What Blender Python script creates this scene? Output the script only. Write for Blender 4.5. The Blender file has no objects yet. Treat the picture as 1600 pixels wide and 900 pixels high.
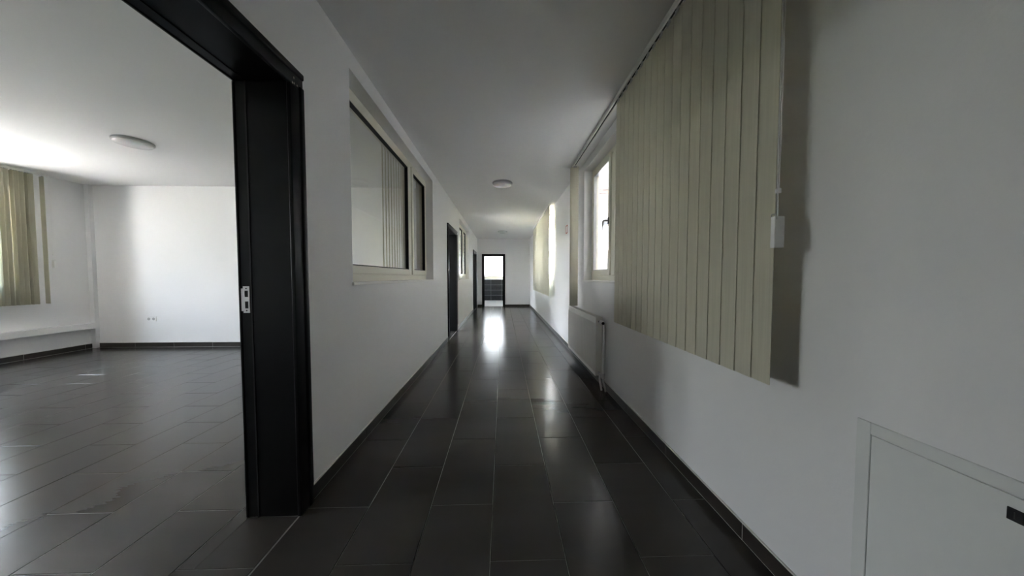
import bpy, bmesh, math, random
from mathutils import Vector, Matrix
random.seed(7)
S = bpy.context.scene
COL = S.collection

# ------------------------------------------------------------------ camera
F_PX, YAW, PITCH, CAM_H = 468.0, 0.0305, 0.0372, 1.126
cam_d = bpy.data.cameras.new('camera')
cam_d.sensor_fit = 'HORIZONTAL'
cam_d.sensor_width = 36.0
cam_d.lens = F_PX / 1600.0 * 36.0
cam_d.clip_start = 0.02
cam_d.clip_end = 300
cam = bpy.data.objects.new('camera', cam_d)
COL.objects.link(cam)
cam.location = (0, 0, CAM_H)
cam.rotation_euler = (math.pi / 2 - PITCH, 0, -YAW)
S.camera = cam

# ------------------------------------------------------------------ world, exposure
world = bpy.data.worlds.new('overcast_sky')
S.world = world
world.use_nodes = True
nt = world.node_tree
nt.nodes.clear()
w_out = nt.nodes.new('ShaderNodeOutputWorld')
w_bg = nt.nodes.new('ShaderNodeBackground')
w_tc = nt.nodes.new('ShaderNodeTexCoord')
w_sep = nt.nodes.new('ShaderNodeSeparateXYZ')
w_rmp = nt.nodes.new('ShaderNodeValToRGB')
nt.links.new(w_tc.outputs['Generated'], w_sep.inputs[0])
nt.links.new(w_sep.outputs['Z'], w_rmp.inputs[0])
nt.links.new(w_rmp.outputs[0], w_bg.inputs['Color'])
nt.links.new(w_bg.outputs[0], w_out.inputs['Surface'])
w_rmp.color_ramp.elements[0].position = 0.0
w_rmp.color_ramp.elements[0].color = (0.98, 0.98, 0.97, 1)
w_rmp.color_ramp.elements[1].position = 0.75
w_rmp.color_ramp.elements[1].color = (0.52, 0.73, 1.0, 1)
w_bg.inputs['Strength'].default_value = 58.0

sun_d = bpy.data.lights.new('sun', 'SUN')
sun_d.energy = 440.0
sun_d.angle = math.radians(2.0)
sun_d.color = (1.0, 0.965, 0.915)
sun = bpy.data.objects.new('sun', sun_d)
COL.objects.link(sun)
SUN_TO = Vector((0.03, -0.75, 0.66)).normalized()      # stands behind the viewer, along the corridor
sun.rotation_euler = SUN_TO.to_track_quat('Z', 'Y').to_euler()

S.view_settings.view_transform = 'Standard'
S.view_settings.look = 'None'
S.view_settings.exposure = -0.34
S.view_settings.gamma = 1.0
S.view_settings.use_curve_mapping = False
S.cycles.max_bounces = 14
S.cycles.diffuse_bounces = 9
S.cycles.glossy_bounces = 5
S.cycles.transmission_bounces = 8
S.cycles.transparent_max_bounces = 16
S.cycles.sample_clamp_indirect = 0.0
S.cycles.use_denoising = True
S.cycles.caustics_reflective = False
S.cycles.caustics_refractive = False


def portal(loc, direction, sx, sz):
    """sampling portal of a real window: emits nothing itself"""
    l = bpy.data.lights.new('window_portal', 'AREA')
    l.shape = 'RECTANGLE'
    l.size, l.size_y = sx, sz
    l.cycles.is_portal = True
    o = bpy.data.objects.new('window_portal', l)
    COL.objects.link(o)
    o.location = loc
    o.rotation_euler = Vector(direction).to_track_quat('-Z', 'Z').to_euler()


# ------------------------------------------------------------------ mesh helpers
class MB:
    def __init__(self):
        self.v, self.f = [], []

    def box(self, x0, x1, y0, y1, z0, z1):
        b = len(self.v)
        self.v += [(x0, y0, z0), (x1, y0, z0), (x1, y1, z0), (x0, y1, z0),
                   (x0, y0, z1), (x1, y0, z1), (x1, y1, z1), (x0, y1, z1)]
        self.f += [tuple(b + i for i in q) for q in
                   ((0, 3, 2, 1), (4, 5, 6, 7), (0, 1, 5, 4), (1, 2, 6, 5), (2, 3, 7, 6), (3, 0, 4, 7))]
        return self

    def ringbox(self, u0, u1, z0, z1, t, y0, y1):
        """rectangular frame in the x-z plane, bar width t"""
        self.box(u0, u0 + t, y0, y1, z0, z1)
        self.box(u1 - t, u1, y0, y1, z0, z1)
        self.box(u0 + t, u1 - t, y0, y1, z0, z0 + t)
        self.box(u0 + t, u1 - t, y0, y1, z1 - t, z1)
        return self

    def tube(self, pts, r, n=10, cap=True):
        pts = [Vector(p) for p in pts]
        rs = r if isinstance(r, (list, tuple)) else [r] * len(pts)
        b = len(self.v)
        for i, p in enumerate(pts):
            if i == 0:
                d = pts[1] - pts[0]
            elif i == len(pts) - 1:
                d = pts[-1] - pts[-2]
            else:
                d = pts[i + 1] - pts[i - 1]
            d.normalize()
            a = d.cross(Vector((0, 0, 1)))
            if a.length < 1e-3:
                a = d.cross(Vector((1, 0, 0)))
            a.normalize()
            c = d.cross(a)
            for k in range(n):
                t = 2 * math.pi * k / n
                self.v.append(tuple(p + (a * math.cos(t) + c * math.sin(t)) * rs[i]))
        for i in range(len(pts) - 1):
            for k in range(n):
                k2 = (k + 1) % n
                self.f.append((b + i * n + k, b + i * n + k2, b + (i + 1) * n + k2, b + (i + 1) * n + k))
        if cap:
            self.f.append(tuple(b + k for k in range(n))[::-1])
            self.f.append(tuple(b + (len(pts) - 1) * n + k for k in range(n)))
        return self

    def lathe(self, prof, n=40):
        b = len(self.v)
        for (r, z) in prof:
            for k in range(n):
                t = 2 * math.pi * k / n
                self.v.append((r * math.cos(t), r * math.sin(t), z))
        for i in range(len(prof) - 1):
            for k in range(n):
                k2 = (k + 1) % n
                self.f.append((b + i * n + k, b + i * n + k2, b + (i + 1) * n + k2, b + (i + 1) * n + k))
        self.f.append(tuple(b + k for k in range(n))[::-1])
        self.f.append(tuple(b + (len(prof) - 1) * n + k for k in range(n)))
        return self

    def mesh(self, name, mat, bevel=0, seg=2, smooth=False):
        me = bpy.data.meshes.new(name)
        me.from_pydata(self.v, [], self.f)
        bm = bmesh.new()
        bm.from_mesh(me)
        bmesh.ops.recalc_face_normals(bm, faces=bm.faces)
        if bevel:
            bmesh.ops.bevel(bm, geom=list(bm.edges), offset=bevel, segments=seg, affect='EDGES', profile=0.5)
        if smooth:
            for f in bm.faces:
                f.smooth = True
            for e in bm.edges:
                if len(e.link_faces) == 2 and e.calc_face_angle(0) > 0.7:
                    e.smooth = False
        bm.to_mesh(me)
        bm.free()
        me.materials.append(mat)
        return me

    def obj(self, name, mat, parent=None, bevel=0, seg=2, smooth=False, loc=None):
        return link(name, self.mesh(name, mat, bevel, seg, smooth), parent, loc)


def link(name, me, parent=None, loc=None):
    o = bpy.data.objects.new(name, me)
    COL.objects.link(o)
    if parent is not None:
        o.parent = parent
    if loc is not None:
        o.location = loc
    return o


def tag(o, label, cat, group=None, kind=None):
    o['label'] = label
    if cat:
        o['category'] = cat
    if group:
        o['group'] = group
    if kind:
        o['kind'] = kind
    return o


def empty(name, loc, rz=0.0):
    o = bpy.data.objects.new(name, None)
    o.empty_display_size = 0.1
    COL.objects.link(o)
    o.location = loc
    o.rotation_euler = (0, 0, rz)
    return o


# ------------------------------------------------------------------ materials
def nodes_of(name):
    m = bpy.data.materials.new(name)
    m.use_nodes = True
    t = m.node_tree
    return m, t, t.nodes['Principled BSDF']


def mat(name, col, rough=0.5, spec=0.5, metal=0.0, vary=0.0, scale=4.0, bump=0.0, bscale=60.0,
        stretch=(1, 1, 1), coord='Object', rand=0.0, rvar=0.0):
    m, t, p = nodes_of(name)
    p.inputs['Roughness'].default_value = rough
    p.inputs['Specular IOR Level'].default_value = spec
    p.inputs['Metallic'].default_value = metal
    tc = t.nodes.new('ShaderNodeTexCoord')
    if coord == 'World':
        g = t.nodes.new('ShaderNodeNewGeometry')
        src = g.outputs['Position']
    else:
        src = tc.outputs[coord]
    mp = t.nodes.new('ShaderNodeMapping')
    mp.inputs['Scale'].default_value = stretch
    t.links.new(src, mp.inputs['Vector'])
    n = t.nodes.new('ShaderNodeTexNoise')
    n.inputs['Scale'].default_value = scale
    n.inputs['Detail'].default_value = 5
    t.links.new(mp.outputs[0], n.inputs['Vector'])
    r = t.nodes.new('ShaderNodeValToRGB')
    r.color_ramp.elements[0].position = 0.1
    r.color_ramp.elements[1].position = 0.9
    r.color_ramp.elements[0].color = tuple(c * (1 - vary) for c in col) + (1,)
    r.color_ramp.elements[1].color = tuple(min(1, c * (1 + vary)) for c in col) + (1,)
    t.links.new(n.outputs['Fac'], r.inputs[0])
    out = r.outputs[0]
    if rand:
        oi = t.nodes.new('ShaderNodeObjectInfo')
        hs = t.nodes.new('ShaderNodeHueSaturation')
        mr = t.nodes.new('ShaderNodeMapRange')
        mr.inputs['To Min'].default_value = 1 - rand
        mr.inputs['To Max'].default_value = 1 + rand
        t.links.new(oi.outputs['Random'], mr.inputs['Value'])
        t.links.new(mr.outputs[0], hs.inputs['Value'])
        t.links.new(out, hs.inputs['Color'])
        out = hs.outputs[0]
    t.links.new(out, p.inputs['Base Color'])
    if rvar:
        mr2 = t.nodes.new('ShaderNodeMapRange')
        mr2.inputs['To Min'].default_value = rough - rvar
        mr2.inputs['To Max'].default_value = rough + rvar
        t.links.new(n.outputs['Fac'], mr2.inputs['Value'])
        t.links.new(mr2.outputs[0], p.inputs['Roughness'])
    if bump:
        n2 = t.nodes.new('ShaderNodeTexNoise')
        n2.inputs['Scale'].default_value = bscale
        n2.inputs['Detail'].default_value = 3
        t.links.new(mp.outputs[0], n2.inputs['Vector'])
        b = t.nodes.new('ShaderNodeBump')
        b.inputs['Strength'].default_value = bump
        b.inputs['Distance'].default_value = 0.01
        t.links.new(n2.outputs['Fac'], b.inputs['Height'])
        t.links.new(b.outputs[0], p.inputs['Normal'])
    return m


WALL = mat('white_plaster', (0.80, 0.795, 0.79), 0.6, 0.25, vary=0.025, scale=1.3, bump=0.06, bscale=90, coord='World')
CEIL = mat('ceiling_paint', (0.80, 0.795, 0.79), 0.85, 0.15, vary=0.02, scale=1.0, bump=0.04, bscale=90, coord='World')
TILE = mat('dark_floor_tile', (0.046, 0.040, 0.035), 0.20, 0.30, vary=0.22, scale=2.2, bump=0.05, bscale=9.0,
           stretch=(0.35, 1.6, 1), coord='World', rand=0.08)
GROUT = mat('grout', (0.30, 0.285, 0.26), 0.9, 0.2, vary=0.15, scale=20, coord='World')
SKIRT = mat('skirting_tile', (0.036, 0.031, 0.027), 0.32, 0.35, vary=0.2, scale=3, coord='World', rand=0.10)
CAULK = mat('caulk', (0.62, 0.61, 0.57), 0.8, 0.3, vary=0.12, scale=25, coord='World')
BLACK = mat('black_door_laminate', (0.0042, 0.004, 0.004), 0.33, 0.2, vary=0.15, scale=6, stretch=(6, 6, 0.4),
            bump=0.02, bscale=40)
CHIP = mat('raw_chipboard', (0.45, 0.40, 0.34), 0.9, 0.2, vary=0.3, scale=200)
RUBBER = mat('black_rubber', (0.012, 0.012, 0.012), 0.6, 0.3, vary=0.1)
PVC = mat('cream_pvc', (0.74, 0.71, 0.60), 0.32, 0.5, vary=0.02, scale=3)
SILL = mat('sill_board', (0.78, 0.77, 0.73), 0.4, 0.45, vary=0.03, scale=3)
STEEL = mat('dull_steel', (0.62, 0.61, 0.60), 0.38, 0.5, metal=0.9, vary=0.08, scale=30)
LEVER = mat('brushed_lever', (0.20, 0.195, 0.19), 0.35, 0.5, metal=0.8, vary=0.08, scale=30)
DARKMETAL = mat('dark_metal', (0.05, 0.048, 0.045), 0.35, 0.5, metal=0.6, vary=0.1)
RADW = mat('radiator_enamel', (0.78, 0.76, 0.70), 0.30, 0.5, vary=0.02, scale=4)
WHITEPL = mat('white_plastic', (0.80, 0.80, 0.79), 0.4, 0.5, vary=0.02)
GREYPL = mat('grey_plastic', (0.45, 0.45, 0.44), 0.5, 0.4, vary=0.03)
ALU = mat('rail_aluminium', (0.80, 0.79, 0.75), 0.45, 0.5, metal=0.0, vary=0.04)
PANEL = mat('panel_white_paint', (0.70, 0.71, 0.69), 0.5, 0.35, vary=0.02, scale=3)
BATHFL = mat('pale_bath_floor', (0.30, 0.295, 0.285), 0.3, 0.5, vary=0.06, scale=3, coord='World')
BATHTL = mat('charcoal_bath_tile', (0.026, 0.027, 0.029), 0.4, 0.4, vary=0.75, scale=14, coord='World', rand=0.15)
BATHGR = mat('bath_grout', (0.50, 0.50, 0.50), 0.9, 0.2, vary=0.1)
CONC = mat('yard_concrete', (0.48, 0.455, 0.43), 0.9, 0.2, vary=0.2, scale=0.8, bump=0.1, bscale=10, coord='World')
RENDER = mat('pale_house_render', (0.72, 0.72, 0.72), 0.9, 0.2, vary=0.05, scale=1.5, coord='World')
PASSAGE = mat('grey_passage_render', (0.40, 0.40, 0.41), 0.9, 0.2, vary=0.08, scale=1.5, coord='World')
ROOF = mat('corrugated_roof', (0.50, 0.42, 0.38), 0.6, 0.4, vary=0.15, scale=3, coord='World')
RED = mat('red_print', (0.50, 0.10, 0.07), 0.5, 0.4, vary=0.08)


def glass_mat():
    m = bpy.data.materials.new('window_glass')
    m.use_nodes = True
    t = m.node_tree
    t.nodes.clear()
    o = t.nodes.new('ShaderNodeOutputMaterial')
    mx = t.nodes.new('ShaderNodeMixShader')
    # Schlick reflectance of a thin pane, the same from both sides
    ge = t.nodes.new('ShaderNodeNewGeometry')
    dt = t.nodes.new('ShaderNodeVectorMath')
    dt.operation = 'DOT_PRODUCT'
    t.links.new(ge.outputs['Incoming'], dt.inputs[0])
    t.links.new(ge.outputs['Normal'], dt.inputs[1])

    def mth(op, x, y=None):
        k = t.nodes.new('ShaderNodeMath')
        k.operation = op
        for i_, q in enumerate((x, y)):
            if q is None:
                continue
            if isinstance(q, float):
                k.inputs[i_].default_value = q
            else:
                t.links.new(q, k.inputs[i_])
        return k.outputs[0]
    fac = mth('POWER', mth('SUBTRACT', 1.0, mth('ABSOLUTE', dt.outputs['Value'])), 5.0)
    fac = mth('ADD', mth('MULTIPLY', fac, 0.62), 0.03)
    tr = t.nodes.new('ShaderNodeBsdfTransparent')
    tr.inputs['Color'].default_value = (0.97, 0.97, 0.97, 1)
    gl = t.nodes.new('ShaderNodeBsdfGlossy')
    gl.inputs['Roughness'].default_value = 0.02
    t.links.new(fac, mx.inputs[0])
    t.links.new(tr.outputs[0], mx.inputs[1])
    t.links.new(gl.outputs[0], mx.inputs[2])
    t.links.new(mx.outputs[0], o.inputs['Surface'])
    return m


def frost_mat():
    m = bpy.data.materials.new('frosted_glass')
    m.use_nodes = True
    t = m.node_tree
    t.nodes.clear()
    o = t.nodes.new('ShaderNodeOutputMaterial')
    mx = t.nodes.new('ShaderNodeMixShader')
    mx.inputs[0].default_value = 0.10
    tl = t.nodes.new('ShaderNodeBsdfTranslucent')
    nz_ = t.nodes.new('ShaderNodeTexNoise')
    nz_.inputs['Scale'].default_value = 40
    rp = t.nodes.new('ShaderNodeValToRGB')
    rp.color_ramp.elements[0].color = (0.40, 0.405, 0.405, 1)
    rp.color_ramp.elements[1].color = (0.45, 0.455, 0.455, 1)
    t.links.new(nz_.outputs['Fac'], rp.inputs[0])
    t.links.new(rp.outputs[0], tl.inputs['Color'])
    tr = t.nodes.new('ShaderNodeBsdfTransparent')
    t.links.new(tl.outputs[0], mx.inputs[1])
    t.links.new(tr.outputs[0], mx.inputs[2])
    t.links.new(mx.outputs[0], o.inputs['Surface'])
    return m


def fabric_mat():
    m = bpy.data.materials.new('blind_fabric')
    m.use_nodes = True
    t = m.node_tree
    p = t.nodes['Principled BSDF']
    o = t.nodes['Material Output']
    p.inputs['Roughness'].default_value = 0.75
    p.inputs['Specular IOR Level'].default_value = 0.2
    tc = t.nodes.new('ShaderNodeTexCoord')
    mp = t.nodes.new('ShaderNodeMapping')
    mp.inputs['Scale'].default_value = (1, 1, 0.02)
    n = t.nodes.new('ShaderNodeTexNoise')
    n.inputs['Scale'].default_value = 140
    n.inputs['Detail'].default_value = 3
    r = t.nodes.new('ShaderNodeValToRGB')
    r.color_ramp.elements[0].position = 0.3
    r.color_ramp.elements[1].position = 0.7
    r.color_ramp.elements[0].color = (0.57, 0.545, 0.43, 1)
    r.color_ramp.elements[1].color = (0.64, 0.61, 0.49, 1)
    t.links.new(tc.outputs['Object'], mp.inputs['Vector'])
    t.links.new(mp.outputs[0], n.inputs['Vector'])
    t.links.new(n.outputs['Fac'], r.inputs[0])
    t.links.new(r.outputs[0], p.inputs['Base Color'])
    tl = t.nodes.new('ShaderNodeBsdfTranslucent')
    tl.inputs['Color'].default_value = (0.86, 0.845, 0.77, 1)
    mx = t.nodes.new('ShaderNodeMixShader')
    mx.inputs[0].default_value = 0.12
    t.links.new(p.outputs[0], mx.inputs[1])
    t.links.new(tl.outputs[0], mx.inputs[2])
    t.links.new(mx.outputs[0], o.inputs['Surface'])
    return m


def diffuser_mat():
    m, t, p = nodes_of('opal_diffuser')
    tc = t.nodes.new('ShaderNodeTexCoord')
    n = t.nodes.new('ShaderNodeTexNoise')
    n.inputs['Scale'].default_value = 5
    r = t.nodes.new('ShaderNodeValToRGB')
    r.color_ramp.elements[0].color = (0.80, 0.80, 0.79, 1)
    r.color_ramp.elements[1].color = (0.85, 0.85, 0.84, 1)
    t.links.new(tc.outputs['Object'], n.inputs['Vector'])
    t.links.new(n.outputs['Fac'], r.inputs[0])
    t.links.new(r.outputs[0], p.inputs['Base Color'])
    p.inputs['Roughness'].default_value = 0.25
    p.inputs['Subsurface Weight'].default_value = 0.15
    return m


GLASS, FROST, FABRIC, OPAL = glass_mat(), frost_mat(), fabric_mat(), diffuser_mat()

# ------------------------------------------------------------------ dimensions
XL, XLB = -0.965, -1.190        # corridor face / room face of the left wall
XR, XRB = 1.03, 1.215           # corridor face / outer face of the right wall
H = 2.56
YB = -2.4                       # rear end of the corridor
YF, YFB = 11.38, 11.52          # far wall
XW, XWB = -6.5, -6.82           # outer wall of the rooms on the left
XV = -3.9                       # outer wall of the second and third room
YP, YPB = 4.95, 5.09            # partition between the first and second room
YQ, YQB = 8.98, 9.10            # partition between the second and third room
YBATH = 14.25


def wall_along_y(name, x0, x1, y0, y1, holes, label, z0=0.0, z1=H):
    """wall with its length along y; holes = (ya, yb, za, zb)"""
    mb = MB()
    cuts = sorted({y0, y1} | {h[0] for h in holes} | {h[1] for h in holes})
    for a, b in zip(cuts, cuts[1:]):
        hs = [h for h in holes if h[0] <= a and h[1] >= b]
        z = z0
        for h in sorted(hs, key=lambda q: q[2]):
            if h[2] > z:
                mb.box(x0, x1, a, b, z, h[2])
            z = h[3]
        if z < z1:
            mb.box(x0, x1, a, b, z, z1)
    return tag(mb.obj(name, WALL), label, 'wall', kind='structure')


def wall_along_x(name, y0, y1, x0, x1, holes, label):
    mb = MB()
    cuts = sorted({x0, x1} | {h[0] for h in holes} | {h[1] for h in holes})
    for a, b in zip(cuts, cuts[1:]):
        hs = [h for h in holes if h[0] <= a and h[1] >= b]
        z = 0.0
        for h in sorted(hs, key=lambda q: q[2]):
            if h[2] > z:
                mb.box(a, b, y0, y1, z, h[2])
            z = h[3]
        if z < H:
            mb.box(a, b, y0, y1, z, H)
    return tag(mb.obj(name, WALL), label, 'wall', kind='structure')


# openings
LIN = 0.03
D1 = (0.45, 1.40, 2.00)
D2 = (5.325, 6.205, 1.985)
D3 = (9.82, 10.76, 1.93)
DF = (-0.705, 0.0, 1.91)
WL1 = (1.96, 4.20, 1.085, 2.44)
WL2 = (6.72, 8.62, 1.075, 2.43)
WR1 = (1.55, 3.80, 1.08, 2.46)
WR2 = (6.12, 8.55, 1.08, 2.46)
WO = [(2.62, 4.14, 0.95, 2.42), (-0.45, 1.0, 0.95, 2.42), (5.5, 8.3, 0.85, 2.42), (9.4, 11.1, 0.85, 2.42)]
WBATH = (-1.45, 0.85, 1.03, 2.36)

wall_along_y('wall_left', XLB, XL, YB, YF,
             [(D[0] - LIN, D[1] + LIN, 0, D[2] + LIN) for D in (D1, D2, D3)] + [WL1, WL2],
             'white plastered left corridor wall with dark doorways and inner windows')
wall_along_y('wall_right', XR, XRB, YB, YF, [WR1, WR2],
             'white plastered right corridor wall behind the vertical blinds')
wall_along_x('wall_far', YF, YFB, XL - 0.24, XRB, [(DF[0] - LIN, DF[1] + LIN, 0, DF[2] + LIN)],
             'white wall at the far end of the corridor around the end door')
wall_along_x('wall_rear', YB - 0.15, YB, XWB, XRB, [], 'white wall closing the corridor behind the viewer')
wall_along_y('wall_outer', XWB, XW, YB, YPB, WO[:2], 'white outer wall of the first side room with its windows')
wall_along_y('wall_outer_far', XV - 0.32, XV, YPB, YF + 0.3, WO[2:], 'white outer wall of the two farther side rooms')
wall_along_x('wall_partition', YP, YPB, XW, XLB, [], 'bright white end wall of the side room with the double socket')
wall_along_x('wall_divider', YQ, YQB, XV, XLB, [], 'white partition wall between the two farther side rooms')
wall_along_x('wall_end', YF, YF + 0.3, XV, XLB, [], 'white end wall of the last side room')
tag(MB().box(XWB, XRB, YB - 0.15, YPB, H, H + 0.2).box(XV - 0.32, XRB, YPB, YBATH + 0.3, H, H + 0.2).obj('ceiling', CEIL),
    'plain white painted ceiling over corridor and rooms', 'ceiling', kind='structure')
# washroom shell beyond the end door
wall_along_x('wall_washroom', YBATH, YBATH + 0.25, -1.8, XRB, [WBATH], 'washroom back wall with dark tiles under a window')
wall_along_y('wall_washroom_left', -1.95, -1.8, YFB, YBATH + 0.25, [], 'white left wall of the washroom')
wall_along_y('wall_washroom_right', XR, XRB, YFB, YBATH, [], 'white right wall of the washroom')

# ------------------------------------------------------------------ floor
floor = tag(MB().box(XWB, XRB, YB - 0.15, YPB, -0.15, -0.0022).box(XV - 0.32, XRB, YPB, YFB, -0.15, -0.0022).obj('floor', GROUT),
            'dark grey rectangular floor tiles in running bond with pale grout', 'floor', kind='structure')
tag(MB().box(-1.95, XRB, YFB, YBATH + 0.25, -0.15, 0.0).obj('floor_washroom', BATHFL),
    'pale floor of the washroom beyond the end door', 'floor', kind='structure')

TP, TL, GR = 0.302, 0.602, 0.0030
X0, Y0 = -0.052, 1.750


def tile_mesh(w, l, name='tile'):
    mb = MB()
    c = 0.0012
    x, y = w / 2, l / 2
    mb.v += [(-x, -y, -0.004), (x, -y, -0.004), (x, y, -0.004), (-x, y, -0.004),
             (-x, -y, -c), (x, -y, -c), (x, y, -c), (-x, y, -c),
             (-x + c, -y + c, 0), (x - c, -y + c, 0), (x - c, y - c, 0), (-x + c, y - c, 0)]
    mb.f += [(8, 9, 10, 11), (0, 1, 5, 4), (1, 2, 6, 5), (2, 3, 7, 6), (3, 0, 4, 7),
             (4, 5, 9, 8), (5, 6, 10, 9), (6, 7, 11, 10), (7, 4, 8, 11), (3, 2, 1, 0)]
    return mb.mesh(name, TILE)


def cam_project(p):
    d = Vector(p) - Vector((0, 0, CAM_H))
    fw = Vector((math.sin(YAW) * math.cos(PITCH), math.cos(YAW) * math.cos(PITCH), -math.sin(PITCH)))
    rt = Vector((math.cos(YAW), -math.sin(YAW), 0))
    up = rt.cross(fw)
    z = d.dot(fw)
    if z < 0.15:
        return None
    return 800 + F_PX * d.dot(rt) / z, 450 - F_PX * d.dot(up) / z


def make_floor_tiles():
    cand = []
    zones = [  # xa, xb, ya, yb
        (XL, XR, YB, YF), (XW, XLB, YB, YP), (XV, XLB, YPB, YQ), (XV, XLB, YQB, YF)]
    zones += [(XLB, XL, D[0], D[1]) for D in (D1, D2, D3)]
    for zi, (xa, xb, ya, yb) in enumerate(zones):
        for ci in range(-25, 6):
            for rj in range(-10, 20):
                cx0 = X0 + ci * TP + GR / 2
                cx1 = cx0 + TP - GR
                cy0 = Y0 + (TL / 2 if ci % 2 else 0) + rj * TL + GR / 2
                cy1 = cy0 + TL - GR
                a, b, c, d = max(cx0, xa), min(cx1, xb), max(cy0, ya), min(cy1, yb)
                if b - a < 0.012 or d - c < 0.012:
                    continue
                mx, my = (a + b) / 2, (c + d) / 2
                pj = cam_project((mx, my, 0))
                size = 0
                if pj and -60 < pj[0] < 1660 and pj[1] < 990:
                    size = (b - a) * (d - c) / max(my, 0.3) ** 3
                    if zi in (2, 3):
                        size = 0
                    if zi == 1:      # hidden behind the corridor wall?
                        t = XL / mx
                        yc = my * t
                        if not (D1[0] < yc < D1[1] + 0.25):
                            size = 0
                cand.append((size, a, b, c, d))
    cand.sort(key=lambda q: -q[0])
    full = tile_mesh(TP - GR, TL - GR)
    rest = MB()
    n = 0
    for size, a, b, c, d in cand:
        if n < 290 and size > 0:
            n += 1
            w, l = b - a, d - c
            me = full if abs(w - TP + GR) < 1e-5 and abs(l - TL + GR) < 1e-5 else tile_mesh(w, l)
            o = link('tile', me, floor, ((a + b) / 2, (c + d) / 2, random.uniform(-0.0004, 0.0004)))
        else:
            rest.box(a, b, c, d, -0.004, 0.0)
    o = rest.obj('tile_field', TILE, floor)
    o['kind'] = 'stuff'


make_floor_tiles()


# ------------------------------------------------------------------ skirting tiles
def skirting(name, runs, label, caulk=True):
    """runs = (axis, fixed, sign, a, b): tiles along axis, proud of the plane 'fixed' by sign"""
    root = tag(empty(name, (0, 0, 0)), label, 'baseboard', kind='structure')
    th, hh = 0.010, 0.072
    for axis, fx, sg, a, b in runs:
        n = max(1, int(math.ceil((b - a) / TL)))
        p = a
        lo, hi = sorted((fx, fx + sg * th))
        while p < b - 0.004:
            q = min(p + TL - 0.003, b)
            hz = hh + random.uniform(-0.001, 0.001)
            m = MB()
            if axis == 'y':
                m.box(lo, hi, p, q, 0.0025, hz)
            else:
                m.box(p, q, lo, hi, 0.0025, hz)
            m.obj('tile', SKIRT, root, bevel=0.0012, seg=1)
            p = q + 0.003
        cl, ch = sorted((fx, fx + sg * th * 0.8))
        cb = MB()
        if axis == 'y':
            cb.box(cl, ch, a, b, hh - 0.002, hh + 0.0055)
            cb.box(cl, ch, a, b, 0.0, hh - 0.002)
        else:
            cb.box(a, b, cl, ch, hh - 0.002, hh + 0.0055)
            cb.box(a, b, cl, ch, 0.0, hh - 0.002)
        cb.obj('caulk_line', CAULK, root)
    return root


CW = 0.085                      # casing width
skirting('baseboard_left', [('y', XL, 1, D1[1] + CW, D2[0] - CW), ('y', XL, 1, D2[1] + CW, D3[0] - CW),
                            ('y', XL, 1, D3[1] + CW, YF), ('y', XL, 1, YB, D1[0] - CW)],
         'dark skirting tiles along the left corridor wall')
skirting('baseboard_right', [('y', XR, -1, YB, YF)], 'dark skirting tiles along the right corridor wall')
skirting('baseboard_far', [('x', YF, -1, XL + 0.012, DF[0] - CW), ('x', YF, -1, DF[1] + CW, XR - 0.012)],
         'dark skirting tiles on either side of the end door')
skirting('baseboard_room', [('y', XW, 1, YB, YP), ('x', YP, -1, XW + 0.012, XLB)],
         'dark skirting tiles around the bright side room')


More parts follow.
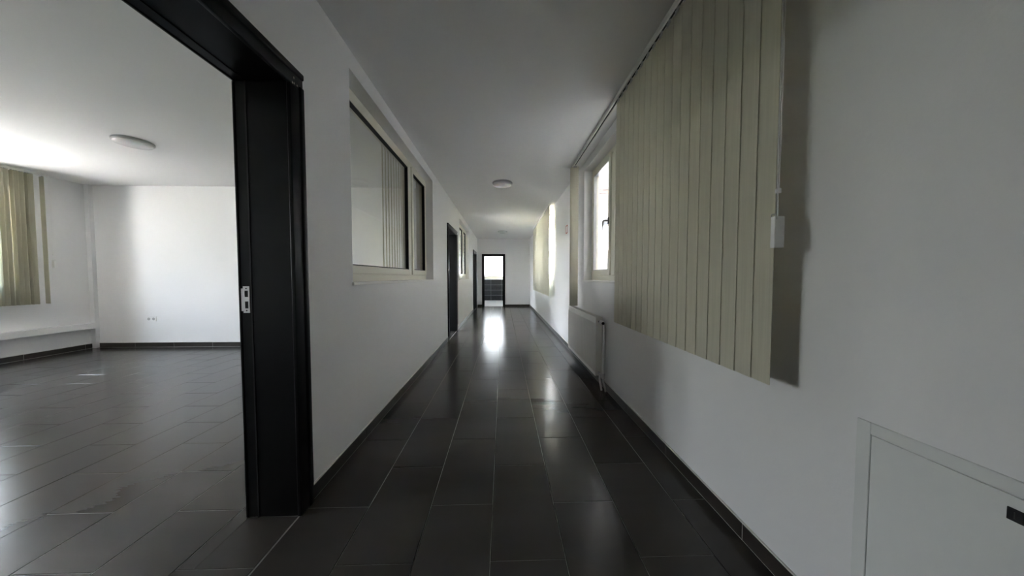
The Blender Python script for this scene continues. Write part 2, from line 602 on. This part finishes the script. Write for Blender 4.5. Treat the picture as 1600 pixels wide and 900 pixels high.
# ------------------------------------------------------------------ doors (black lined openings without leaf)
def make_door(name, label, origin, rz, W, hd, T, strike=False, chips=False):
    """local: x along the wall (0..W opening), y towards the corridor (0 = wall face), z up"""
    r = tag(empty(name, origin, rz), label, 'door frame', kind='structure')
    cp = 0.018
    for s in (0, 1):
        u = -LIN if s == 0 else W
        j = MB().box(u, u + LIN, -T - 0.002, 0.004, 0, hd + LIN).obj('jamb', BLACK, r, bevel=0.002, seg=1)
        # seal strip set in the rabbet near the room edge
        us = 0.0 if s == 0 else W - 0.003
        MB().box(us, us + 0.003, -T + 0.042, -T + 0.048, 0, hd).obj('seal', RUBBER, j)
        if strike and s == strike - 1:
            pl = MB()
            uu = 0.0 if s == 0 else W
            sg = 1 if s == 0 else -1
            a, b = sorted((uu, uu + sg * 0.0022))
            z0, z1 = 0.962, 1.083
            y0, y1 = -T + 0.008, -T + 0.036
            ya, yb = y0 + 0.007, y1 - 0.006
            pl.box(a, b, y0, ya, z0, z1).box(a, b, yb, y1, z0, z1)
            for za, zb in ((z0, z0 + 0.020), (z0 + 0.052, z0 + 0.072), (z1 - 0.020, z1)):
                pl.box(a, b, ya, yb, za, zb)
            pl.box(a, b, y0 - 0.010, y0, z0 + 0.008, z1 - 0.010)
            st = pl.obj('strike_plate', STEEL, r)
            st['label'] = 'bright steel strike plate'
            for za, zb in ((z0 + 0.020, z0 + 0.052), (z0 + 0.072, z1 - 0.020)):
                a2, b2 = sorted((uu, uu + sg * 0.0008))
                MB().box(a2, b2, ya, yb, za, zb).obj('latch_recess', RUBBER, st)
            for zc in (z0 + 0.010, z1 - 0.010):
                MB().tube([(uu + sg * 0.002, (ya + yb) / 2, zc), (uu + sg * 0.0032, (ya + yb) / 2, zc)], 0.0032,
                          10).obj('screw', DARKMETAL, st)
    hj = MB().box(0, W, -T - 0.002, 0.004, hd, hd + LIN).obj('head_jamb', BLACK, r, bevel=0.002, seg=1)
    MB().box(0, W, -T + 0.042, -T + 0.048, hd - 0.003, hd).obj('seal', RUBBER, hj)
    # casings on both faces: flat board with a rounded outer bead
    for ys, yo in ((0.0, 1), (-T, -1)):
        a, b = sorted((ys, ys + yo * (cp if yo > 0 else 0.012)))
        a2, b2 = sorted((ys, ys + yo * (cp + 0.008)))
        for u0, u1, bd in ((-CW, 0.004, -CW), (W - 0.004, W + CW, W + CW - 0.030)):
            c = MB().box(u0, u1, a, b, 0, hd - 0.004).obj('casing', BLACK, r, bevel=0.004, seg=3, smooth=True)
            if yo > 0:
                MB().box(bd, bd + 0.030, a2, b2, 0, hd + 0.012).obj('casing_bead', BLACK, c, bevel=0.0075, seg=4, smooth=True)
        c = MB().box(-CW, W + CW, a, b, hd - 0.004, hd + 0.078).obj('head_casing', BLACK, r, bevel=0.004, seg=3, smooth=True)
        if yo > 0:
            MB().box(-CW, W + CW, a2, b2, hd + 0.048, hd + 0.078).obj('casing_bead', BLACK, c, bevel=0.0075, seg=4, smooth=True)
    if chips:
        for (u, z, w, hh) in ((-0.016, hd - 0.003, 0.007, 0.010), (-0.027, hd + 0.001, 0.005, 0.009),
                              (-0.045, hd + 0.002, 0.005, 0.008), (-0.024, hd + 0.022, 0.004, 0.012)):
            mb = MB()
            y0, y1 = cp, cp + 0.0012
            mb.v += [(u, y0, z), (u + w, y0, z + hh * .3), (u + w * .7, y0, z + hh), (u - w * .2, y0, z + hh * .7),
                     (u, y1, z), (u + w, y1, z + hh * .3), (u + w * .7, y1, z + hh), (u - w * .2, y1, z + hh * .7)]
            mb.f += [(0, 3, 2, 1), (4, 5, 6, 7), (0, 1, 5, 4), (1, 2, 6, 5), (2, 3, 7, 6), (3, 0, 4, 7)]
            k = mb.obj('paint_chip', CHIP, r)
    return r


T = XL - XLB
RM = -math.pi / 2               # faces +X
RP = math.pi / 2                # faces -X
make_door('door_1', 'large black doorway lining in the left foreground with steel strike plate', (XL, D1[1], 0), RM,
          D1[1] - D1[0], D1[2], T, strike=1, chips=True)
make_door('door_2', 'black doorway lining halfway down the left wall between the two inner windows', (XL, D2[1], 0), RM,
          D2[1] - D2[0], D2[2], T)
make_door('door_3', 'narrow-looking black doorway lining on the left wall nearest the far end', (XL, D3[1], 0), RM,
          D3[1] - D3[0], D3[2], T)
make_door('door_4', 'black doorway lining at the end of the corridor opening on the bright washroom', (DF[1], YF, 0), math.pi,
          DF[1] - DF[0], DF[2], YFB - YF)


# ------------------------------------------------------------------ windows
def lever(parent, u, y, z, du):
    h = MB().box(u - 0.014, u + 0.014, y, y + 0.010, z - 0.035, z + 0.035).obj('handle', DARKMETAL, parent, bevel=0.003, seg=2)
    m = MB().tube([(u, y + 0.008, z), (u, y + 0.050, z)], 0.010, 12)
    m.tube([(u, y + 0.045, z), (u + du * 0.012, y + 0.055, z - 0.004), (u + du * 0.022, y + 0.056, z - 0.030),
            (u + du * 0.026, y + 0.054, z - 0.115)], [0.010, 0.0105, 0.010, 0.008], 12)
    m.obj('lever', LEVER, h, smooth=True)


def make_window(name, label, origin, rz, W, Hh, sashes, depth=0.07, glass=None, seal=None, sill_out=None, handles=(), back=0.0):
    """local: x 0..W, y=0 interior frame face (room +y), z 0..Hh; sashes = list of (u0,u1)"""
    r = tag(empty(name, origin, rz), label, 'window', kind='structure')
    ft = 0.055
    fr = MB().ringbox(0, W, 0, Hh, ft, -depth, 0)
    fr.box(ft, W - ft, -depth, 0, ft, ft + 0.022)
    for (a0, a1), (b0, b1) in zip(sashes, sashes[1:]):
        fr.box(a1 - 0.012, b0 + 0.012, -depth, 0, ft, Hh - ft)
    fr.obj('window_frame', PVC, r, bevel=0.003, seg=1)
    st = 0.058
    for i, (a, b) in enumerate(sashes):
        z0, z1 = ft + 0.010, Hh - ft + 0.012
        s = MB().ringbox(a, b, z0, z1, st, -0.05, 0.016).obj('sash', PVC, r, bevel=0.004, seg=2)
        MB().ringbox(a + st - 0.001, b - st + 0.001, z0 + st - 0.001, z1 - st + 0.001, 0.008, -0.022, 0.0125).obj('gasket', seal or RUBBER, s)
        MB().box(a + st - 0.002, b - st + 0.002, -0.019, -0.013, z0 + st - 0.002, z1 - st + 0.002).obj('pane', glass or GLASS, s)
        for (k, u, dz, du) in handles:
            if k == i:
                lever(s, u, 0.016, dz, du)
    if sill_out is not None:
        MB().box(-0.012, W + 0.012, 0.0005, sill_out, -0.014, 0.006).obj('window_sill', SILL, r, bevel=0.003, seg=2)
    return r


# inner window between corridor and first room (far end = u 0)
XF1 = -1.065
make_window('window_1', 'large inner window on the left wall with a wide and a narrow pane', (XF1, WL1[1], WL1[2]), RM,
            WL1[1] - WL1[0], WL1[3] - WL1[2], [(0.040, 0.66), (0.745, 2.20)], sill_out=XL - XF1 + 0.014)
make_window('window_2', 'farther inner window on the left wall beyond the second doorway', (XF1, WL2[1], WL2[2]), RM,
            WL2[1] - WL2[0], WL2[3] - WL2[2], [(0.040, 0.62), (0.70, 1.86)], sill_out=XL - XF1 + 0.014)
XF2 = 1.135
make_window('window_3', 'outer window on the right behind the large vertical blind with a lever handle', (XF2, WR1[0], WR1[2]), RP,
            WR1[1] - WR1[0], WR1[3] - WR1[2], [(0.040, 1.49), (1.575, 2.21)], sill_out=XF2 - XR + 0.012,
            handles=[(1, 1.606, 0.64, 1)], seal=GREYPL)
make_window('window_4', 'distant outer window on the right behind the far vertical blind', (XF2, WR2[0], WR2[2]), RP,
            WR2[1] - WR2[0], WR2[3] - WR2[2], [(0.040, 0.58), (0.66, 2.39)], sill_out=XF2 - XR + 0.012,
            handles=[(1, 0.69, 0.62, 1)], seal=GREYPL)
for i, w in enumerate(WO):
    W_ = w[1] - w[0]
    lab = ['outer window of the side room with the bunched blind', 'outer window of the side room nearest the viewer',
           'outer window of the second side room', 'outer window of the third side room'][i]
    make_window('window_%d' % (6 + i), lab, ((XW if i < 2 else XV) - 0.12, w[1], w[2]), RM, W_, w[3] - w[2],
                [(0.04, W_ * 0.36), (W_ * 0.36 + 0.08, W_ - 0.04)], sill_out=0.135)
    portal(((XW if i < 2 else XV) - 0.34, (w[0] + w[1]) / 2, (w[2] + w[3]) / 2), (1, 0, 0), W_, w[3] - w[2])
for w in (WR2,):
    portal((XRB + 0.02, (w[0] + w[1]) / 2, (w[2] + w[3]) / 2), (-1, 0, 0), w[1] - w[0], w[3] - w[2])
W_ = WBATH[1] - WBATH[0]
make_window('window_5', 'overbright washroom window above dark tiles seen through the end door', (WBATH[1], YBATH + 0.10, WBATH[2]), math.pi,
            W_, WBATH[3] - WBATH[2], [(0.04, W_ - 0.04)], sill_out=0.10, glass=FROST)
portal(((WBATH[0] + WBATH[1]) / 2, YBATH + 0.27, (WBATH[2] + WBATH[3]) / 2), (0, -1, 0), W_, WBATH[3] - WBATH[2])

# washroom wall tiles, 50 x 25 cm
dado = tag(MB().box(-1.8, XR, YBATH - 0.006, YBATH, 0, 1.0).obj('trim_1', BATHGR),
           'charcoal mottled wall tiles under the washroom window', 'wall tiles', kind='structure')
tw, th_ = 0.52, 0.248
tm = MB().box(-tw / 2 + 0.004, tw / 2 - 0.004, -0.006, 0.0, -th_ / 2 + 0.004, th_ / 2 - 0.004).mesh('tile', BATHTL, bevel=0.0015, seg=1)
for r_ in range(4):
    for c_ in range(-2, 3):
        x = -0.57 + (c_ + 0.5) * tw
        link('tile', tm, dado, (x, YBATH - 0.006, 0.004 + (r_ + 0.5) * th_))


# ------------------------------------------------------------------ vertical blinds
SW = 0.089


def slat_mesh(hz):
    mb = MB()
    n = 6
    t = 0.0007
    prof = []
    for k in range(n + 1):
        u = -SW / 2 + SW * k / n
        prof.append((u, 0.0014 * (1 - (2 * u / SW) ** 2)))
    ring = [(u, w + t) for u, w in prof] + [(u, w - t) for u, w in prof[::-1]]
    N = len(ring)
    for z in (0.0, hz):
        mb.v += [(u, w, z) for u, w in ring]
    for k in range(N):
        k2 = (k + 1) % N
        mb.f.append((k, k2, N + k2, N + k))
    for k in range(n):
        mb.f.append((k, N - 1 - k, N - 2 - k, k + 1))
        mb.f.append((N + k, N + k + 1, N + N - 2 - k, N + N - 1 - k))
    return mb.mesh('slat', FABRIC)


def make_blind(name, label, origin, rz, length, zb, slats, cord_u=None, cord_z=None, group=None):
    """origin on the floor plan at the rail start (z = bottom of slats zb); local x along rail, y into the room"""
    r = tag(empty(name, (origin[0], origin[1], zb), rz), label, 'vertical blind')
    top = H - zb
    rail = MB()
    rail.box(0, length, -0.020, 0.020, top - 0.010, top)
    rail.box(0, length, -0.020, -0.009, top - 0.032, top - 0.010)
    rail.box(0, length, 0.009, 0.020, top - 0.032, top - 0.010)
    ro = rail.obj('head_rail', ALU, r)
    MB().box(0.001, length - 0.001, -0.009, 0.009, top - 0.022, top - 0.010).obj('rail_slot', RUBBER, ro)
    for u in (-0.004, length):
        MB().box(u, u + 0.004, -0.021, 0.021, top - 0.033, top).obj('end_cap', WHITEPL, ro)
    sh = top - 0.044
    me = slat_mesh(sh)
    cm = MB().box(-0.020, 0.020, -0.0012, 0.0012, -0.022, 0.0).tube([(0, 0, -0.002), (0, 0, 0.016)], 0.0035, 8).mesh('slat_hanger', GREYPL)
    for u, a in slats:
        s = link('slat', me, r, (u, 0, 0))
        s.rotation_euler = (0, 0, a)
        h = link('slat_hanger', cm, s, (0, 0.005, sh + 0.008))
    if cord_u is not None:
        zt, z1, z0 = top - 0.03, cord_z[1] - zb, cord_z[0] - zb
        yc = 0.006
        c = MB().tube([(cord_u - 0.004, yc, zt), (cord_u - 0.005, yc, (zt + z1) / 2), (cord_u - 0.003, yc, z1 + 0.085)], 0.0013, 6)
        c.tube([(cord_u + 0.004, yc, zt), (cord_u + 0.003, yc, z1 + 0.085)], 0.0013, 6)
        c.tube([(cord_u, yc, z1 + 0.085), (cord_u - 0.001, yc, z1)], 0.0016, 6)
        co = c.obj('cord', WHITEPL, r)
        MB().box(cord_u - 0.007, cord_u + 0.007, yc - 0.006, yc + 0.006, z1 + 0.075, z1 + 0.092).obj('cord_joiner', WHITEPL, co, bevel=0.003, seg=2)
        wt = MB().box(cord_u - 0.008, cord_u + 0.008, yc - 0.019, yc + 0.015, z0, z1).obj('cord_weight', WHITEPL, r, bevel=0.002, seg=2)
        ring = MB()
        pts = [(cord_u + 0.009 * math.cos(t), yc + 0.012 + 0.004 * math.sin(t), z1 - 0.004 + 0.012 * math.sin(t)) for t in
               [2 * math.pi * k / 12 for k in range(13)]]
        ring.tube(pts, 0.0018, 6, cap=False)
        ring.obj('weight_clip', STEEL, wt)
    return r


# large blind on the right: closed run close to the camera, a bunch parked at the far end
XB = 0.915
ys, ye = 0.975, 3.92
sl = []
for k in range(18):
    sl.append((0.985 + SW / 2 + k * 0.0798 - ys, math.radians(-3.6 + 0.09 * k + random.uniform(-0.4, 0.4))))
for k in range(6):
    sl.append((3.885 - k * 0.014 - ys, math.radians(82 + random.uniform(-5, 5))))
make_blind('vertical_blind', 'large half-drawn cream vertical blind on the right, nearest the viewer', (XB, ys), RP, ye - ys,
           0.755, sl, cord_u=0.973 - ys, cord_z=(1.222, 1.326))
# farther blind on the right wall
ys, ye = 5.90, 9.06
sl = [(0.06 + k * 0.0835, math.radians(7.0 + random.uniform(-3, 3))) for k in range(37)]
make_blind('vertical_blind', 'distant closed vertical blind on the right wall glowing with daylight', (XB, ys), RP, ye - ys,
           0.74, sl)
# blind on the room side of the inner window
ys, ye = 2.0, 4.82
sl = [(3.26 + k * 0.083 - ys, math.radians(14.0 + random.uniform(-1.0, 1.0))) for k in range(19)]
make_blind('vertical_blind', 'vertical blind with open slats seen through the left inner window', (-1.275, ys), RP, ye - ys, 0.76, sl)
# blind of the room window, pushed to the end
y1 = 4.46
sl = [(0.05, math.radians(80))]
for k in range(22):
    sl.append((0.150 + k * 0.024 + random.uniform(-0.004, 0.004), math.radians((76, 112, 86, 70, 104)[k % 5] + random.uniform(-5, 5))))
make_blind('vertical_blind', 'bunched olive vertical blind at the window of the left room', (-6.405, y1), RM, 1.95, 0.75, sl,
           cord_u=-0.02, cord_z=(1.26, 1.36))


# ------------------------------------------------------------------ radiator under the right window
def make_radiator():
    y0, y1 = 2.965, 4.22
    xf, xb = 0.932, 0.998
    z0, z1 = 0.125, 0.722
    r = tag(empty('radiator', (0.965, y0, z0)), 'white panel radiator on the right wall under the window', 'radiator')
    L, Hh = y1 - y0, z1 - z0
    fx, bx = xf - 0.965, xb - 0.965
    # fluted front plate: extruded profile
    mb = MB()
    prof = [(0.0, 0.0)]
    n = 36
    p = L / n
    for k in range(n):
        a = k * p
        prof += [(a + p * 0.30, 0.0), (a + p * 0.42, 0.0055), (a + p * 0.72, 0.0055), (a + p * 0.84, 0.0)]
    prof.append((L, 0.0))
    zs = [0.0, 0.028, 0.042, Hh - 0.075, Hh - 0.060, Hh - 0.030]
    am = [0, 0, 1, 1, 0, 0]
    N = len(prof)
    for z, m in zip(zs, am):
        for (u, d) in prof:
            mb.v.append((fx + d * m, u, z))
    for i in range(len(zs) - 1):
        for k in range(N - 1):
            mb.f.append((i * N + k, i * N + k + 1, (i + 1) * N + k + 1, (i + 1) * N + k))
    # solid back of the plate
    mb.box(fx + 0.0058, fx + 0.014, 0, L, 0.0, Hh - 0.030)
    mb.obj('front_panel', RADW, r)
    MB().box(bx - 0.010, bx, 0.01, L - 0.01, 0.0, Hh - 0.03).obj('back_panel', RADW, r, bevel=0.002, seg=1)
    MB().box(fx + 0.016, bx - 0.012, 0.03, L - 0.03, 0.03, Hh - 0.05).obj('convector_fins', GREYPL, r)
    g = MB().box(fx - 0.001, fx + 0.006, 0, L, Hh - 0.030, Hh).box(bx - 0.006, bx, 0, L, Hh - 0.030, Hh)
    for k in range(42):
        u = 0.01 + k * (L - 0.02) / 41
        g.box(fx + 0.006, bx - 0.006, u - 0.006, u + 0.006, Hh - 0.006, Hh - 0.002)
    g.obj('top_grille', RADW, r)
    for u in (0.0, L):
        MB().box(fx - 0.001, bx, u - 0.003, u + 0.003, 0.004, Hh).obj('side_cover', RADW, r, bevel=0.0012, seg=1)
    for u in (0.2, L - 0.2):
        MB().box(bx, XR - 0.965, u - 0.02, u + 0.02, 0.1, Hh - 0.08).obj('wall_bracket', RADW, r)
    # thermostatic valve, riser and tail pipes
    zc = Hh - 0.045
    v = MB().tube([(0, 0.0, zc), (0, -0.050, zc)], 0.011, 14).obj('valve_body', DARKMETAL, r)
    hd = MB().tube([(0, -0.048, zc), (0, -0.056, zc), (0, -0.110, zc), (0, -0.120, zc)], [0.018, 0.022, 0.022, 0.019], 20)
    hd.obj('valve_head', WHITEPL, v, smooth=True)
    cp = MB().tube([(0, -0.1195, zc), (0, -0.124, zc)], 0.0145, 18).obj('valve_cap', RUBBER, v)
    px = 0.020
    MB().tube([(0, -0.040, zc), (px * .6, -0.075, zc - 0.006), (px, -0.085, zc - 0.03), (px, -0.085, 0.03), (px, -0.085, 0.0)],
              0.0115, 14).obj('riser_pipe', WHITEPL, r, smooth=True)
    lv = MB().tube([(0, 0.0, 0.035), (0, -0.050, 0.035)], 0.012, 14)
    lv.tube([(0, -0.050, 0.035), (px, -0.085, 0.035)], 0.010, 12)
    lv.tube([(px, -0.085, 0.05), (px, -0.085, 0.0)], 0.015, 14)
    lv.obj('lockshield_valve', STEEL, r)
    MB().tube([(0.0, -0.045, 0.03), (-0.005, -0.050, -0.01), (0.0, -0.062, -0.06), (0.010, -0.066, -0.122)], 0.0095, 12).obj('tail_pipe', WHITEPL, r, smooth=True)
    MB().tube([(px, -0.085, 0.005), (px, -0.085, -0.03), (px + 0.012, -0.098, -0.075), (px + 0.016, -0.108, -0.122)], 0.0085, 12).obj('tail_pipe', GREYPL, r, smooth=True)
    return r


make_radiator()


# ------------------------------------------------------------------ ceiling lights
def make_light(label, x, y):
    r = tag(empty('ceiling_light', (x, y, H)), label, 'ceiling light', 'round ceiling lights')
    MB().lathe([(0.148, 0.0), (0.152, -0.004), (0.152, -0.020), (0.142, -0.026)], 48).obj('base_ring', GREYPL, r, smooth=True)
    MB().lathe([(0.141, -0.025), (0.141, -0.032), (0.134, -0.040), (0.105, -0.048), (0.055, -0.053), (0.01, -0.055)], 48).obj('diffuser', OPAL, r, smooth=True)
    return r


make_light('round white ceiling light nearer the viewer in the corridor', -0.005, 4.62)
make_light('small-looking round ceiling light at the far end of the corridor', -0.012, 9.50)
make_light('round white ceiling light in the bright room on the left', -3.90, 3.34)

# ------------------------------------------------------------------ access panel low on the right wall
ya, yb, za, zb = 0.285, 0.822, 0.14, 0.720
ap = tag(empty('access_panel', (XR, (ya + yb) / 2, za)), 'white metal access panel low on the right wall with black latch', 'access panel')
hw, hh = (yb - ya) / 2, zb - za
m = MB()
t_ = 0.033
m.box(-0.006, 0, -hw, -hw + t_, 0, hh).box(-0.006, 0, hw - t_, hw, 0, hh)
m.box(-0.006, 0, -hw + t_, hw - t_, 0, t_).box(-0.006, 0, -hw + t_, hw - t_, hh - t_, hh)
m.obj('panel_frame', PANEL, ap, bevel=0.0015, seg=1)
pd = MB().box(-0.0052, 0, -hw + t_ + 0.0018, hw - t_ - 0.0018, t_ + 0.0018, hh - t_ - 0.0018).obj('panel_door', PANEL, ap, bevel=0.0012, seg=1)
lt = MB().box(-0.0085, -0.005, -0.014, 0.007, hh - 0.084, hh - 0.058).obj('latch', RUBBER, pd, bevel=0.0015, seg=2)
MB().box(-0.0093, -0.0083, -0.0045, -0.0025, hh - 0.078, hh - 0.064).obj('latch_slot', DARKMETAL, lt)

# ------------------------------------------------------------------ double socket in the room
sx, sz = -5.62, 0.453
so = tag(empty('wall_socket', (sx, YP, sz - 0.04)), 'white double power socket low on the bright room wall', 'socket')
MB().box(-0.074, 0.074, -0.010, 0, 0, 0.080).obj('cover_plate', WHITEPL, so, bevel=0.003, seg=2)
for dx in (-0.037, 0.037):
    ins = MB()
    ins.tube([(dx, -0.0085, 0.04), (dx, -0.0108, 0.04)], 0.022, 24)
    i_ = ins.obj('socket_insert', GREYPL, so)
    for d2 in (-0.0095, 0.0095):
        MB().tube([(dx + d2, -0.0105, 0.04), (dx + d2, -0.0114, 0.04)], 0.0035, 10).obj('pin_hole', RUBBER, i_)

# ------------------------------------------------------------------ boxed pipe run along the room's outer wall
tag(MB().box(XW, XW + 0.10, YB, YP - 0.05, 0.315, 0.405).obj('trim_3', WALL, bevel=0.004, seg=2),
    'white boxed pipe run low along the left room wall under the blind', 'trim', kind='structure')
tag(MB().box(XW, XW + 0.07, YP - 0.05, YP, 0, H).obj('trim_2', WALL), 'slim white boxed pipe chase in the corner of the left room', 'trim', kind='structure')

# ------------------------------------------------------------------ small notice on the right wall
nz = tag(empty('wall_notice', (XR, 4.81, 1.822)), 'small red-edged notice on the right wall between the two blinds', 'notice')
MB().box(-0.004, 0, -0.07, 0.07, 0, 0.13).obj('notice_board', WHITEPL, nz)
MB().box(-0.005, -0.004, -0.070, -0.052, 0, 0.13).box(-0.005, -0.004, 0.040, 0.070, 0, 0.13).box(-0.005, -0.004, -0.052, 0.04, 0, 0.014).box(-0.005, -0.004, -0.052, 0.04, 0.116, 0.13).obj('red_border', RED, nz)

# ------------------------------------------------------------------ outdoors
tag(MB().box(-60, 60, -60, 60, -0.6, -0.35).obj('ground', CONC), 'pale concrete yard outside the windows', 'ground', kind='structure')


def make_house(label, loc, sx, sy, hw, rise, ribs_along):
    """plain rendered house with a corrugated lean-to roof rising along local +x (or +y)"""
    hb = tag(empty('neighbour_house', loc), label, 'building')
    MB().box(0, sx, 0, sy, 0, hw).obj('wall', RENDER, hb)
    e = 0.45
    L, Wd = (sx, sy) if ribs_along == 'x' else (sy, sx)

    def P(l, w, z):
        return (l, w, z) if ribs_along == 'x' else (w, l, z)
    sl = rise / L
    rf = MB()
    za, zb = hw - e * sl, hw + rise + e * sl
    rf.v += [P(-e, -e, za), P(L + e, -e, zb), P(L + e, Wd + e, zb), P(-e, Wd + e, za),
             P(-e, -e, za + 0.12), P(L + e, -e, zb + 0.12), P(L + e, Wd + e, zb + 0.12), P(-e, Wd + e, za + 0.12)]
    rf.f += [(0, 3, 2, 1), (4, 5, 6, 7), (0, 1, 5, 4), (1, 2, 6, 5), (2, 3, 7, 6), (3, 0, 4, 7)]
    ro = rf.obj('roof', ROOF, hb)
    rm = MB()
    rm.v += [P(-e - .04, -.07, za + .11), P(-e - .04, .07, za + .11), P(L + e, .07, zb + .11), P(L + e, -.07, zb + .11),
             P(-e - .04, 0, za + .22), P(L + e, 0, zb + .22)]
    rm.f += [(0, 1, 4), (2, 3, 5), (0, 4, 5, 3), (1, 2, 5, 4), (0, 3, 2, 1)]
    me = rm.mesh('roof_rib', ROOF)
    n = int((Wd + 2 * e) / 0.5)
    for k in range(n):
        w = -e + 0.1 + k * 0.5
        link('roof_rib', me, ro, P(0, w, 0))
    return hb


# closed lean-to added to limit daylight through the large right window: dull translucent roof, opening in its end wall
def added_porch_roof_mat():
    m, t, p = nodes_of('translucent_roof_sheet')
    o = t.nodes['Material Output']
    p.inputs['Roughness'].default_value = 0.5
    n = t.nodes.new('ShaderNodeTexNoise')
    n.inputs['Scale'].default_value = 3
    r = t.nodes.new('ShaderNodeValToRGB')
    r.color_ramp.elements[0].color = (0.66, 0.63, 0.60, 1)
    r.color_ramp.elements[1].color = (0.74, 0.71, 0.68, 1)
    t.links.new(n.outputs['Fac'], r.inputs[0])
    t.links.new(r.outputs[0], p.inputs['Base Color'])
    tl = t.nodes.new('ShaderNodeBsdfTranslucent')
    tl.inputs['Color'].default_value = (0.92, 0.93, 0.95, 1)
    mx = t.nodes.new('ShaderNodeMixShader')
    mx.inputs[0].default_value = ADDED_PORCH_T
    t.links.new(p.outputs[0], mx.inputs[1])
    t.links.new(tl.outputs[0], mx.inputs[2])
    t.links.new(mx.outputs[0], o.inputs['Surface'])
    return m


ADDED_PORCH_T = 0.095
ADDED_PORCH_ROOF = added_porch_roof_mat()
pw, ya_, yb_, pz = 2.1, -3.0, 6.0, 2.88
px0 = XRB + 0.004
cn = tag(empty('added_porch', (px0, yb_, -0.35)), 'closed lean-to added to dim daylight at the large right window', 'added_porch')
g0 = 0.35
MB().box(0, pw, ya_ - yb_, 0.15, pz + g0, pz + g0 + 0.012).obj('roof_sheet', ADDED_PORCH_ROOF, cn)
rme = MB().box(0, pw, -0.03, 0.03, pz + g0 - 0.07, pz + g0).mesh('rafter', RENDER)
for k in range(10):
    link('rafter', rme, cn, (0, -0.35 - k * 0.92, 0))
MB().box(pw - 0.12, pw, ya_ - yb_, 0.12, 0, pz + g0).obj('side_wall', RENDER, cn)
MB().box(0, pw - 0.12, ya_ - yb_, ya_ - yb_ + 0.12, 0, pz + g0).obj('rear_wall', RENDER, cn)
ew = MB()
o0, o1, oz0, oz1 = 0.35, pw - 0.42, 1.66 + g0, 2.16 + g0
ew.box(0, o0, 0, 0.12, 0, pz + g0).box(o1, pw - 0.12, 0, 0.12, 0, pz + g0)
ew.box(o0, o1, 0, 0.12, 0, oz0).box(o0, o1, 0, 0.12, oz1, pz + g0)
ew.obj('end_wall', RENDER, cn)
MB().box(0, pw - 0.12, -0.05, 0, pz + g0 - 0.10, pz + g0 - 0.02).obj('wall_plate', ROOF, cn)
MB().box(o0 - 0.05, o1 + 0.05, -0.03, 0, oz1, oz1 + 0.06).obj('lintel', PASSAGE, cn)
MB().box(0, pw - 0.12, -2.6 + yb_ - yb_, 0, 0.30, 0.349).obj('paving', CONC, cn)
make_house('farther pale house glimpsed through the right window pane', (2.8, 20.0, -0.35), 10.0, 6.0, 6.9, 1.6, 'y')
tag(MB().box(2.4, 14.0, 18.6, 18.8, -0.35, 2.75).obj('yard_wall', RENDER), 'pale yard wall in front of the farther house', 'garden wall')
tag(MB().box(-4, 4, 17.6, 17.8, -0.35, 1.72).obj('garden_wall', RENDER), 'pale garden wall outside the washroom window', 'garden wall')


# leafy hedge outside the left room's window
def make_hedge():
    hg = tag(empty('hedge', (-13.0, 3.0, -0.35)), 'tall green hedge outside the window of the left room', 'hedge')
    LEAF = mat('hedge_leaf', (0.18, 0.195, 0.14), 0.6, 0.3, vary=0.5, scale=3, coord='World')
    bm = bmesh.new()
    nx, nz_ = 60, 14
    rng = random.Random(3)
    Lh, Hh, Th = 18.0, 2.0, 0.9
    ring = []
    prof = []
    for k in range(nz_):
        prof.append((Th * (1 - 0.25 * k / nz_), Hh * k / nz_))
    for k in range(9):
        t = math.pi * k / 8
        prof.append((Th * 0.75 * math.cos(t), Hh + 0.5 * math.sin(t)))
    for k in range(nz_ - 1, -1, -1):
        prof.append((-Th * (1 - 0.25 * k / nz_), Hh * k / nz_))
    rows = []
    for i in range(nx + 1):
        y = -Lh / 2 + Lh * i / nx
        row = []
        for (x, z) in prof:
            j = 0.16
            row.append(bm.verts.new((x + rng.uniform(-j, j), y + rng.uniform(-j, j), max(0, z + rng.uniform(-j, j)))))
        rows.append(row)
    for a, b in zip(rows, rows[1:]):
        for k in range(len(prof) - 1):
            bm.faces.new((a[k], a[k + 1], b[k + 1], b[k]))
    bm.faces.new(rows[0])
    bm.faces.new(rows[-1][::-1])
    bmesh.ops.recalc_face_normals(bm, faces=bm.faces)
    me = bpy.data.meshes.new('foliage')
    bm.to_mesh(me)
    bm.free()
    me.materials.append(LEAF)
    link('foliage', me, hg)
    lv = MB()
    for i in range(9000):
        x = Th * rng.choice((1, -1)) * rng.uniform(0.75, 1.15)
        z = rng.uniform(0.1, Hh + 0.6)
        if z > Hh:
            x = rng.uniform(-Th, Th) * 0.8
        y = rng.uniform(-Lh / 2, Lh / 2)
        d1 = Vector((rng.uniform(-1, 1), rng.uniform(-1, 1), rng.uniform(-1, 1))).normalized() * 0.07
        d2 = Vector((rng.uniform(-1, 1), rng.uniform(-1, 1), rng.uniform(-1, 1))).normalized() * 0.04
        c = Vector((x, y, z))
        b = len(lv.v)
        lv.v += [tuple(c - d1), tuple(c + d2), tuple(c + d1), tuple(c - d2)]
        lv.f.append((b, b + 1, b + 2, b + 3))
    o = lv.obj('leaves', LEAF, hg)
    o['kind'] = 'stuff'


make_hedge()
